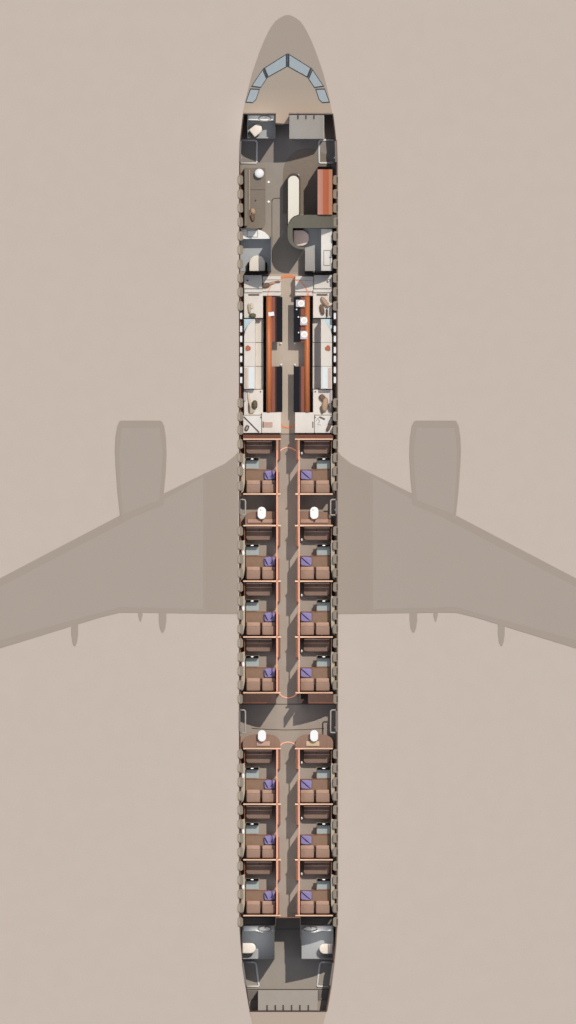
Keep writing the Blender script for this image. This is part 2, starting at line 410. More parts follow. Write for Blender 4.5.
MB().arch(290, 116, 323.4, 138.2, 1.0, lambda d: PF(d)).build('top_panel', 'closet', cl)
for x in (298.0, 306.0, 314.0):
    z = PF(abs(x-288)); MB().box(x-.6, 115.4, x+.6, 119, z-.03, z+.05).build('latch', 'hull', cl, .005)
# ------------------------------------------------------------------ bar and front lounge
c = empty('console_table', 255, 198, 0, 'long brown console with rounded corner along the upper left wall', 'console table')
MB().rrect(244.2, 168.5, 265, 228, 5, .006, .68, 'c').build('body', 'console_dark', c, .01)
MB().rrect(244.2, 168, 265.4, 228.4, 5.4, .68, .74, 'c').build('countertop', 'console', c, .01)
MB().box(249.2, 170, 249.8, 210, .74, .765).build('rail', 'liner', c)
MB().box(250.5, 189.4, 265, 189.9, .74, .746).build('seam', 'console_dark', c)
MB().cyl(255.6, 200.4, .8, .74, .78).build('knob', 'hull', c)
MB().box(244.4, 170, 247.6, 226, .74, 1.0).build('back_ledge', 'console', c, .02)
p = empty('round_lamp', 259.3, 173.3, .74, 'round white table lamp on the brown console', 'lamp')
MB().cyl(259.3, 173.3, 3, .74, .86).build('base', 'chrome', p); MB().ball(259.3, 173.3, .95, 4.7, 4.7, .1).build('lamp_shade', 'lamp_white', p)
p = empty('ornament', 252.6, 214, .74, 'small tan figure ornament lying on the brown console', 'ornament')
MB().ball(252.4, 216.5, .80, 2.2, 5.2, .07, rot=8).build('body', 'bag_brown', p)
MB().ball(253, 211.4, .84, 2.6, 3.4, .1, rot=25).build('head', 'tan', p); MB().ball(250.4, 212.5, .79, .9, 3.6, .05, rot=-12).build('arm', 'tan', p)
for k, (x, y) in enumerate(((268.6,182),(268.6,201.6))):
    o = MB().cyl(x, y, .9, .006, .05, 12).build('floor_light', 'light_spot'); tag(o, ('upper','lower')[k]+' tiny white floor light beside the brown console', 'floor light')
b = empty('bar_counter', 293.5, 198, 0, 'long cream bar counter with a rounded end in the upper aisle', 'bar counter')
def bar_pts(x0, y0, x1, r):
    p = []
    for cx, a0 in ((x0+r, 180), (x1-r, 270)):
        for i in range(9): a = math.radians(a0+90*i/8); p.append((cx+r*math.cos(a), y0+r+r*math.sin(a)))
    return p+[(x1, 214.4), (297.6, 215), (293.6, 216.6), (290.6, 219.4), (288.6, 222.8), (x0, 225)]
MB().prism(bar_pts(286.9, 173.2, 300.4, 6.6), .012, .94).build('body', 'console_dark', b, .01)
MB().prism(bar_pts(288, 175.8, 299, 5.4), .94, 1.08).build('countertop', 'cream', b, .02)
MB().cyl(298.6, 174.8, .7, .94, 1.15).build('tap', 'chrome', b)
k_ = empty('copper_cabinet', 325, 192, 0, 'tall cabinet with a curved copper-orange top at the upper right wall', 'cabinet')
def PC(d):  # gentle barrel top
    return 1.86-.42*((d-29)/15)**2 if d > 29 else 1.86
MB().arch(317.6, 169.4, 322.8, 214.6, .012, PC, 6).build('side_top', 'copper_pink', k_)
MB().arch(322.8, 169.4, 328.8, 214.6, .012, PC, 6).build('middle_top', 'copper', k_)
MB().arch(328.8, 169.4, 332.4, 214.6, .012, PC, 6).build('wall_top', 'copper_light', k_)
MB().box(318, 166.4, 331.6, 169.3, .012, 1.35).build('end_panel', 'black', k_, .02)
# tall curved wall of the right lavatory
MB()
w = empty('curved_partition', 302, 222, 0, 'tall olive-grey curved partition wrapping the round-seat lavatory', 'partition')
MB().arch(300, 214.9, 336.6, 228, .012, PA, 14).build('wall_panel', 'olive_wall', w)
outer = [(300,214.9)]+[(301-13.4*math.sin(math.radians(a)), 229.4-14.5*math.cos(math.radians(a))) for a in range(10, 91, 10)]+[(287.6,236)]+[(302.4-14.8*math.cos(math.radians(a)), 236+13.4*math.sin(math.radians(a))) for a in range(10, 91, 10)]+[(304.8,249.4)]
inner = [(304.8,246.6),(300,246.4),(295.5,244.6),(293,241),(292.7,236),(292.7,228),(300,228)]
MB().prism(outer+inner, .012, 2.1).build('curved_panel', 'olive_wall', w)
# right-hand lavatory with the bench seat
zone([(293.4,228.4),(333,228.4),(333,271),(305,271),(305,247),(293.4,246)], 'floor_lav', .02)
s = empty('toilet_bench', 301, 238, 0, 'round-ended pinkish toilet seat inside the curved partition', 'toilet')
MB().rrect(293.2, 230.4, 308.6, 245.8, 7.2, .02, .4, 'bc').build('base', 'bag_brown', s, .02); MB().rrect(293.4, 230, 309, 246, 7.6, .4, .5, 'bc').build('lid', 'pinkish', s, .04, seg=3)
MB().box(293.4, 228.4, 303.6, 229.8, .02, .9).build('back_panel', 'black', s, .01)
o = empty('cupboard', 309.4, 259, 0, 'narrow grey-green cupboard beside the lavatory below the curved partition', 'cupboard')
MB().prism([(305,249.4),(313.8,246.6),(313.8,271),(305,271)], .02, .9).build('body', 'closet', o, .01)
MB().box(313.8, 258, 314.1, 262, .5, .53).build('handle', 'chrome', o)
v = empty('vanity_counter', 326.5, 250, 0, 'long white counter with square basin at the right wall of the upper cabin', 'counter')
MB().box(321, 228.6, 332.2, 271, .02, .85).build('countertop', 'marble', v, .02); basin(v, 323.6, 250, 330.6, 265.4, .85, False)
MB().box(329.6, 256.4, 332, 257.1, .86, .95).build('faucet', 'chrome', v, .01)
# left-hand lavatory
zone([(240.5,239),(271,239),(271,271),(240.5,271)], 'floor_lav', .02)
struct(MB().box(271, 236, 271.6, 271.5, .006, 2.1), 'wall_left_lavatory', 'wall_light')
struct(MB().arch(240.6, 228.5, 258, 229, .02, PA), 'wall_left_lavatory_front', 'wall_light')
v = empty('vanity_counter', 255, 234, 0, 'pale pink counter with rounded end and square basin below the brown console', 'counter')
MB().prism([(240.6,229.2),(255,229.2),(260.5,230),(265,232.2),(268.4,235.4),(270.2,239),(240.6,239)], .02, .85).build('countertop', 'white', v, .02)
basin(v, 247, 230.2, 258, 237.2, .85, False); MB().box(251.4, 228.9, 252.2, 231.6, .86, .95).build('faucet', 'chrome', v, .01)
t = toilet(257.2, 263.2, 'up', 'white round-fronted toilet in the left lavatory above the dining lounge', 0, 16, 16)
MB().rrect(247.4, 262, 267, 271, 2, .02, .3, 'ab').build('base', 'black', t, .01)
# wall between the upper cabin and the dining lounge: two tall leaves
struct(MB().arch(245.4, 271.6, 268.4, 274, .006, PA), 'wall_middle_left', 'black')
struct(MB().arch(304.8, 272.2, 331, 274, .006, PA), 'wall_middle_right', 'black')
# ------------------------------------------------------------------ dining lounge
side_txt = {False: 'left', True: 'right'}
def block(m, x0, y0, x1, y1, z, m_, name, label, cat, group=None, z0=.006, bevel=.015):
    mb = MB(m).box(x0, y0, x1, y1, z0, z); o = mb.build(name, m_, bevel=bevel); return tag(o, label, cat, group)
for m in (False, True):
    sd = side_txt[m]
    block(m, 244, 275, 262, 288.6, .70, 'lounge_white', 'corner_counter', 'blue-grey corner counter with a cup at the top %s of the dining lounge' % sd, 'counter')
    o = MB(m).cyl(247.6, 280.6, 1.3, .70, .80, 14).build('cup', 'white' if not m else 'hull', bevel=.005); tag(o, ('white' if not m else 'dark-rimmed')+' cup on the %s blue-grey corner counter' % sd, 'cup')
    MB(m).cyl(247.6, 280.6, .9, .79, .81, 12).build('drink', 'hull' if not m else 'white', o)
    e = empty('daybed', 576-271.5 if m else 271.5, 286, 0, 'white daybed at the top of the dining lounge, %s of the centre line' % sd, 'daybed')
    MB(m).box(262.3, 276, 281, 296, .006, .5).build('base', 'lounge_beige', e, .01)
    MB(m).box(262.3, 276, 281, 280, .5, .62).build('pillow_bar', 'lounge_white', e, .04, seg=3)
    MB(m).box(262.3, 280.1, 281, 291.6, .5, .58).build('mattress', 'lounge_white', e, .03, seg=3)
    MB(m).box(262.3, 292.3, 281, 296, .5, .57).build('foot_pad', 'lounge_white', e, .03, seg=3)
    e = empty('side_lounger', 576-253.5 if m else 253.5, 304, 0, 'white square seat unit below the corner counter on the %s' % sd, 'seat')
    MB(m).box(244, 289, 263, 318, .006, .62).build('seat', 'lounge_white', e, .02)
    MB(m).box(244.2, 289.2, 262.8, 292.6, .62, .72).build('backrest', 'marble', e, .03)
    MB(m).box(248.4, 294, 259.4, 295.6, .62, .66).build('armrest', 'bag_brown', e, .015)
    e = empty('side_cabinet', 576-253.5 if m else 253.5, 354, 0, 'long white wall cabinet with rounded blue corner beside the %s dining table' % sd, 'cabinet')
    MB(m).prism([(244,389),(244,336),(245,331),(247.4,326),(251,321.5),(255.2,319),(255.2,389)], .006, 1.0).build('body', 'lounge_white', e, .02)
    MB(m).prism([(244,319),(255,319),(251,321.6),(247.3,326),(244.9,331),(244,336)], .006, .66).build('corner_shelf', 'lounge_blue', e, .01)
    MB(m).box(249, 367, 253.6, 388.4, 1.0, 1.012).build('glass_panel', 'glass_pale', e)
    MB(m).box(245, 368, 247.6, 388, 1.0, 1.02).build('wood_tray', 'tray_pale', e)
    MB(m).box(244, 342.1, 255, 342.6, 1.0, 1.006).build('seam', 'closet', e); MB(m).box(244, 366, 255, 366.5, 1.0, 1.006).build('seam', 'closet', e)
    MB(m).box(255.3, 319, 263.4, 389, .006, .12).build('step', 'lounge_white', e, .01)
    for yy in (342.2, 366): MB(m).box(255.6, yy, 263.2, yy+.5, .12, .13).build('seam', 'hull', e)
    o = MB(m).prism([(245.8,346.4),(248,345),(251,347.6),(250.4,350),(247.2,351),(245.6,350)], 1.0, 1.05).build('leather_tray', 'copper', bevel=.01); tag(o, 'small orange-brown angular tray on the %s white wall cabinet' % sd, 'tray')
    e = empty('lounge_seat', 576-253.5 if m else 253.5, 402, 0, 'white seat unit with a darker side beside the lower %s dining table' % sd, 'seat')
    MB(m).box(244, 389.6, 263, 415, .006, .62).build('seat', 'lounge_white', e, .02)
    MB(m).box(243.6, 390.2, 246, 401, .62, .70).build('armrest', 'lounge_grey', e, .02)
    MB(m).cyl(260.6, 391.6, .7, .62, .66, 10).build('button', 'bag_brown', e)
    e = empty('corner_desk', 576-252.5 if m else 252.5, 424, 0, 'white marble corner desk at the bottom %s of the dining lounge' % sd, 'desk')
    MB(m).box(243.2, 415.4, 261.4, 433, .006, .74).build('body', 'marble', e, .015)
    MB(m).cyl(261, 417.2, .8, .74, .78, 10).build('button', 'bag_brown', e)
    e = empty('low_sideboard', 576-271.5 if m else 271.5, 422, 0, 'plain white sideboard at the lower end of the dining lounge, %s of the aisle' % sd, 'sideboard')
    MB(m).box(261.8, 412.4, 281, 433, .006, .80).build('body', 'lounge_white', e, .015)
    MB(m).box(262.6, 421.5, 263.6, 427.6, .80, .83).build('handle', 'bag_brown', e, .01)
    # dining tables: upper and lower, a navy top; rust and orange bands paint the ring light's glow
    for k, (y0, y1) in enumerate(((297,342),(366.4,412))):
        e = empty('dining_table', 576-273 if m else 273, (y0+y1)/2, 0, '%s dark dining table %s of the lounge aisle, with orange glow painted in bands' % (('upper','lower')[k], sd), 'table')
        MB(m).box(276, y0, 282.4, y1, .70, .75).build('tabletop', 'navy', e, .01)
        MB(m).box(271.6, y0, 276, y1, .70, .751).build('glow_band', 'rust', e)
        MB(m).box(274.9, y0, 276.4, y1, .745, .753).build('glow_fade', 'hull_red', e)
        MB(m).box(275.6, y0+6, 277.6, y0+9, .006, .70).build('leg', 'hull', e); MB(m).box(275.6, y1-9, 277.6, y1-6, .006, .70).build('leg', 'hull', e)
    e = empty('orange_glow_rail', 576-269 if m else 269, 354, 0, 'long orange rail standing in for ring-light glow past both dining tables on the %s' % sd, 'rail')
    mb = MB(m)
    # rounded cross-section swept along y
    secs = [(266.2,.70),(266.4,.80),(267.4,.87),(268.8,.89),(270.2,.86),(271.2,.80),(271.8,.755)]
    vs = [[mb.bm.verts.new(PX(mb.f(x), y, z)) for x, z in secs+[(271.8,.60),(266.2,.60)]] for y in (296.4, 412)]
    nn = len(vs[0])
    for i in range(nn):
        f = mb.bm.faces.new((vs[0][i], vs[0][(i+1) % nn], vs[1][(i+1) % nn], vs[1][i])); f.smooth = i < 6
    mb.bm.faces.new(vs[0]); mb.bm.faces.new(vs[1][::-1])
    mb.build('glow_edge', 'orange', e)  # the ring light's glow is put into this orange colour
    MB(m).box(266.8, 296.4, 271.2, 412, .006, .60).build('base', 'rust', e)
    MB(m).box(264, 297, 266.1, 412, .006, .40).build('rail_shade', 'black', e)  # black strip painted as the shadow beside the rail
# place settings on the right upper table
for k, (x, y) in enumerate(((300.6,303.4),(303.6,320.4),(303.8,334.4))):
    w_ = ('top', 'middle', 'bottom')[k]
    o = MB().box(x-4.6 if k == 0 else x-3.4, y-3.6, x+4.4 if k == 0 else x+3.6, y+4.8 if k else y+3.6, .752, .762).build('placemat', 'lounge_grey', bevel=.003)
    o.location.z += .14 if x+4 > 304.2 else 0
    o.location.z = .895
    tag(o, '%s of three square grey placemats on the dark dining table' % w_, 'placemat', 'placemats on the dining table')
    p = empty('plate', x+.6, y, .906, '%s of three round white plates on the dark dining table' % w_, 'plate', 'plates on the dining table')
    MB().cyl(x+.6, y, 2.2, .906, .92, 24, r2=3.3).build('dish', 'lamp_white', p, .004); MB().cyl(x+.6, y, 2.1, .92, .926, 24).build('food', 'porcelain', p)
for k, (x, y) in enumerate(((296.6,309.4),(298.4,317),(298.6,332.6),(297.6,300.8))):
    w_ = ('between the top and middle plates', 'beside the middle plate', 'beside the bottom plate', 'beside the top plate')[k]
    o = MB().cyl(x, y, .55, .75, .86, 10, r2=.75).build('drinking_glass', 'white_pane', bevel=.004); tag(o, 'tiny clear drinking glass %s' % w_, 'glass', 'drinking glasses on the dining table')
for k, (x, y) in enumerate(((281,343.4),(295,343.4),(281,364.6),(295,364.6))):
    o = MB().cyl(x, y, .9, .006, .12, 12).build('table_post', 'white'); tag(o, 'small white post at the %s %s dining table end' % (('bottom of the upper','top of the lower')[k//2], ('left','right')[k % 2]), 'post', 'posts at the dining table ends')
o = MB().prism([(268.2,312.4),(273.8,311.6),(274.4,315.6),(268.6,316.4)], .892, .90).build('menu_card', 'white_pane'); tag(o, 'small white card lying on the upper left dining table', 'card')
# soft things left about on the white units
def soft(name, label, cat, parts):
    x, y, z = parts[0][1:4]; e = empty(name, x, y, z, label, cat)
    for (nm, x, y, z, rx, ry, rz, rot, m_) in parts:
        MB().ball(x, y, z+rz*.7, rx, ry, rz, e=.8, rot=rot, flat=rz*.7).build(nm, m_, e)
soft('blanket', 'crumpled brown and tan throw on the upper left daybed', 'blanket', [('fold', 266, 285.4, .58, 4.2, 2.6, .09, 10, 'bag_brown'), ('fold', 271.5, 283.2, .58, 4.4, 1.3, .07, 14, 'tan'), ('fold', 277.2, 281.8, .58, 3.4, 1.0, .06, 4, 'bench')])
soft('blanket', 'tan and grey crumpled throw on the upper right seat unit', 'blanket', [('fold', 325, 302, .62, 2.2, 6.4, .12, 38, 'tan'), ('fold', 322, 309.6, .62, 2.2, 5.4, .1, 12, 'bag_brown'), ('fold', 330, 304.5, .62, 2.4, 1.6, .1, 20, 'lounge_white'), ('fold', 327, 313, .62, .8, 4.6, .08, 0, 'hull')])
soft('handbag', 'olive-brown bag with tan strap on the upper left seat unit', 'bag', [('pouch', 252.6, 315.6, .62, 3.4, 2.4, .12, 0, 'olive'), ('strap', 249.2, 308.6, .62, 1.4, 5.2, .06, 6, 'liner'), ('flap', 252, 306, .62, 1.8, 3.0, .04, 0, 'lounge_beige')])
soft('handbag', 'small olive bag on the lower left seat unit', 'bag', [('pouch', 254.8, 404.6, .62, 2.7, 4.4, .14, 0, 'olive'), ('flap', 254.8, 403.8, .70, 1.8, 2.6, .1, 0, 'bag_brown')])
soft('scarf', 'long tan scarf beside the small olive bag', 'scarf', [('fold', 249.4, 400, .62, 1.5, 8.4, .05, 9, 'lounge_beige'), ('fold', 251.4, 410.6, .62, 3.2, 3.2, .05, 0, 'liner'), ('fold', 249.2, 408, .62, .9, 5.4, .06, 4, 'bag_brown')])
soft('blanket', 'dark brown and tan throw on the lower right seat unit', 'blanket', [('fold', 322.6, 398, .62, 3.0, 4.0, .1, 40, 'bag_brown'), ('fold', 325, 404.6, .62, 3.0, 7.4, .12, -6, 'tan'), ('fold', 321.6, 410, .62, 1.2, 4.0, .08, 14, 'olive')])
soft('cushion', 'dark grey cushion against the lower right windows', 'cushion', [('pad', 331, 407, .62, 2.4, 4.6, .16, 12, 'cab_grey')])
soft('jacket', 'grey jacket draped over the bottom right marble desk', 'jacket', [('body', 331.6, 420.4, .74, 2.0, 5.6, .12, -28, 'cab_grey'), ('sleeve', 328.6, 427.6, .74, 1.8, 4.0, .08, -24, 'bag_brown')])
o = MB().prism([(318.6,417.2),(320,416.2),(325.4,418.6),(324.4,420)], .74, .77).build('pen_case', 'bag_brown', bevel=.006); tag(o, 'slim brown case on the bottom right marble desk', 'case')
o = MB().tube([(x_, y_, .752) for x_, y_ in ((316,421),(318,418),(319.6,421.6),(317.4,424.4),(320.6,425))], .012, 6).build('cable', 'closet'); tag(o, 'thin grey cable curled on the bottom right marble desk', 'cable')
o = MB().prism([(243.4,417),(244.2,416.4),(259.6,432),(258.8,432.8)], .74, .765).build('ruler', 'hull'); tag(o, 'thin dark diagonal rod across the bottom left marble desk', 'rod')
p = empty('phone', 246.8, 428.2, .74, 'small dark oval handset on the bottom left marble desk', 'phone')
MB().ball(246.8, 428.2, .76, 2.0, 3.2, .03, e=.7, rot=-25).build('case', 'hull', p); MB().ball(246.8, 428.2, .785, 1.1, 2.1, .01, rot=-25).build('screen', 'closet', p)
o = MB().rrect(262.6+1, 422, 272.6, 427.2, .8, .80, .83).build('tray', 'book', bevel=.006); tag(o, 'flat pinkish tray on the left white sideboard', 'tray')
# ring-shaped ceiling light profiles
def ring_path(x0, y0, x1, y1, r, z, n=10, top=True, bottom=True):
    cx = (x0+x1)/2; p = []
    def arc(cx_, cy_, a0, a1):
        for i in range(n+1):
            a = math.radians(a0+(a1-a0)*i/n); p.append((cx_+r*math.cos(a), cy_+r*math.sin(a), z))
    arc(x0+r, y0+r, 180, 270); arc(x1-r, y0+r, 270, 360)
    if bottom: arc(x1-r, y1-r, 0, 90); arc(x0+r, y1-r, 90, 180)
    else: p.append((x1, y1, z)); p.insert(0, (x0, y1, z))
    return p
def flat_ring(path, w, z0, z1, closed=True):
    mb = MB(); N = len(path); L = []
    for i in range(N):
        a = path[(i-1) % N] if (closed or i) else path[i]; b = path[(i+1) % N] if (closed or i < N-1) else path[i]
        dx, dy = b[0]-a[0], b[1]-a[1]; q = math.hypot(dx, dy) or 1; nx, ny = -dy/q*w/2, dx/q*w/2
        x, y = path[i][:2]
        L.append([mb.bm.verts.new(PX(x+nx*s_, y+ny*s_, z)) for s_, z in ((1,z0),(-1,z0),(-1,z1),(1,z1))])
    for i in range(N if closed else N-1):
        A, B = L[i], L[(i+1) % N]
        for k in range(4): mb.bm.faces.new((A[k], A[(k+1) % 4], B[(k+1) % 4], B[k]))
    if not closed: mb.bm.faces.new(L[0]); mb.bm.faces.new(L[-1][::-1])
    return mb
for m in (False, True):
    pth = [(XF(m)(288-20.4*math.cos(math.radians(a))), 297-19*math.sin(math.radians(a)), 0) for a in range(4, 71, 6)]
    o = flat_ring(pth, 1.3 if m else .6, .582, .60, False).build('light_arc', 'coral'); tag(o, 'thin coral curved light strip lying over the %s daybed' % side_txt[m], 'light')
o = flat_ring([(288-6.8*math.cos(math.radians(a)), 278.4-2.4*math.sin(math.radians(a)), 0) for a in range(0, 181, 12)], 2.6, .008, .03, False).build('light_arc', 'orange_glow'); tag(o, 'short wide orange light strip in the floor between the two daybeds', 'light')
o = flat_ring([(288-6.6*math.cos(math.radians(a)), 424+3.6*math.sin(math.radians(a)), 0) for a in range(0, 181, 12)], 1.4, .008, .03, False).build('light_arc', 'orange_glow'); tag(o, 'orange curved light strip in the floor between the two white sideboards', 'light')
# ------------------------------------------------------------------ the suites
RH = 1.28
struct(MB().box(243, 434.6, 281, 438.4, 0, .9).box(295, 434.6, 333.2, 438.4, 0, 1.0), 'wall_suites_front', 'door_rust')
ords = ['first','second','third','fourth','fifth','sixth','seventh']
rows = [439.2, 525.6, 581.2, 637.0, 748.6, 804.2, 859.8]
ends = [494.0, 581.2, 637.0, 692.6, 804.2, 859.8, 915.6]
def suite_proto(m):
    y0 = rows[1]; sd = side_txt[m]; out = []
    X = lambda x: 576-x if m else x
    e = empty('suite_shell', X(261), y0, 0, '-', 'partition', 'suite partitions')
    MB(m).box(243.4, y0-.6, 280.6, y0+.6, .006, RH).build('cross_wall', 'shell', e)
    MB(m).box(243.2, y0-.75, 281, y0+.75, RH, RH+.03).build('top_cap', 'gold', e, .006)
    MB(m).box(276.2, y0+.8, 278.4, y0+20.4, .006, RH).build('aisle_wall', 'shell_top', e)
    MB(m).box(278.5, y0+.8, 280.4, y0+20.6, .006, RH-.03).build('sliding_door', 'door_rust', e, .01)
    MB(m).box(276.2, y0+31.4, 278.4, y0+54.0, .006, RH).build('aisle_wall', 'shell_top', e)
    MB(m).box(278.5, y0+33, 279.3, y0+54.0, .006, RH-.03).build('outer_trim', 'door_rust', e)
    MB(m).box(244.3, y0+.8, 245, y0+16, .006, .95).build('side_panel', 'shell', e)
    lp = MB(m).prism([(241.3,y0+15.6),(244.6,y0+14.4),(245.2,y0+20),(244.9,y0+44),(243.4,y0+52),(241.6,y0+54),(241.3,y0+54)], .006, .98).build('side_ledge', 'liner', e, .02)
    out.append(e)
    b = empty('bench', X(258.8), y0+8, 0, '-', 'bench', 'benches under the partitions')
    MB(m).rrect(246, y0+2.4, 272.4, y0+14.6, 3, .006, .46, 'cd').build('seat', 'bench', b, .03)
    MB(m).box(246, y0+1.2, 272, y0+3.0, .46, .86).build('backrest', 'bench', b, .02)
    MB(m).box(246.4, y0+5.7, 272, y0+6.3, .46, .50).build('piping', 'bench_line', b)
    MB(m).box(246.4, y0+1.8, 272, y0+2.5, .86, .90).build('piping', 'bench_line', b)
    MB(m).box(259.4, y0+3.2, 259.8, y0+5.6, .46, .48).build('seam', 'hull', b)
    out.append(b)
    d = empty('desk', X(255.5), y0+25, 0, '-', 'desk', 'desks in the suites')
    dt = MB(m).box(245.8, y0+18.4, 259.4, y0+30, .42, .46).build('desktop', 'desk', d, .006)
    MB(m).box(246.2, y0+21.4, 258.8, y0+29.4, .46, .472).build('glass_top', 'desk_glass', dt, .003)
    MB(m).box(246.4, y0+19.6, 248.4, y0+29, .006, .42).build('leg', 'shell', d); MB(m).box(256.4, y0+20, 257.8, y0+28.6, .006, .42).build('leg', 'shell', d)
    out.append(d)
    t = empty('monitor', X(252.4), y0+20, .46, '-', 'screen', 'monitors on the suite desks')
    hs = MB(m).box(246, y0+18.7, 258.6, y0+20.9, .48, .80).build('housing', 'black', t, .01)
    MB(m).box(247, y0+19.2, 257.8, y0+20.4, .46, .48).build('foot', 'chrome', t)
    MB(m).ball(252.2, y0+19.8, .80, 1.5, .45, .01).build('white_mark', 'light_spot', hs)  # small white emissive mark on top of the housing
    out.append(t)
    s_ = empty('sofa', X(260.6), y0+42, 0, '-', 'sofa', 'sofas in the suites')
    MB(m).box(245.6, y0+30.4, 275.8, y0+54.0, .006, .38).build('base', 'shell', s_)
    MB(m).box(245.6, y0+30.6, 275.8, y0+42, .38, .50).build('seat', 'seat', s_, .03, seg=3)
    MB(m).box(245.6, y0+30.2, 275.8, y0+31.0, .38, .52).build('front_piping', 'shell', s_, .01)
    for x0, x1 in ((246.6,260.0),(262.2,275.6)):
        bk = MB(m); bk.ball((x0+x1)/2, y0+49.4, .64, (x1-x0)/2+.3, 4.6, .26, e=.2).build('backrest', 'leather', s_)
        MB(m).ball((x0+x1)/2, y0+43.6, .58, (x1-x0)/2+.1, 2.6, .13, e=.25).build('lumbar_pad', 'leather_lit', s_)
    MB(m).box(260.2, y0+41.6, 262, y0+53.9, .38, .56).build('divider', 'hull', s_)
    out.append(s_)
    c = empty('cushion', X(269.8), y0+35.6, .5, '-', 'cushion', 'purple cushions on the sofas')
    MB(m).ball(269.8, y0+35.8, .575, 5.6, 4.7, .085, e=.42, rot=3).build('pad', 'purple', c)
    if m: MB(m).tube([(275-.3, y0+32, .64),(272, y0+34.4, .668),(268.6, y0+37.4, .668),(265.6, y0+39.6, .64)], .022, 6, flatz=.5).build('stripe', 'purple_dark', c)
    else:
        MB(m).tube([(265, y0+33.4, .64),(266.6, y0+37.4, .66),(268, y0+39.6, .64)], .03, 6, flatz=.5).build('stripe', 'purple_dark', c)
        MB(m).tube([(270.4, y0+38, .662),(272, y0+36.4, .665),(273.6, y0+33.6, .645)], .016, 6, flatz=.5).build('stripe', 'purple_dark', c)
    out.append(c)
    l = empty('reading_light', X(243.2), y0+27, .98, '-', 'lamp', 'wall reading lights in the suites')
    if m:
        l.location = PX(301.6, y0+14, 0); MB().cyl(301.7, y0+14, .5, .006, .96, 10).build('stem', 'chrome', l); MB().ball(301.7, y0+14, .98, .9, 1.4, .05).build('lamp_head', 'lamp_white', l)
    else:
        MB().cyl(243.2, y0+27.4, .5, .98, 1.02, 10).build('stem', 'chrome', l); MB().ball(243.2, y0+27.4, 1.04, 1.4, 2.6, .04).build('lamp_head', 'lamp_white', l)
    out.append(l)
    return out
desc = {
 'suite_shell': 'rust-brown suite walls with gold cap enclosing the %s suite down on the %s side',
 'bench': 'brown bench against the top wall of the %s suite down on the %s side',
 'desk': 'beige desk with glass inset in the %s suite down on the %s side',
 'monitor': 'black monitor on the desk of the %s suite down on the %s side',
 'sofa': 'brown leather two-seat sofa in the %s suite down on the %s side',
 'cushion': 'purple cushion on the sofa of the %s suite down on the %s side',
 'reading_light': 'small white reading light in the %s suite down on the %s side'}
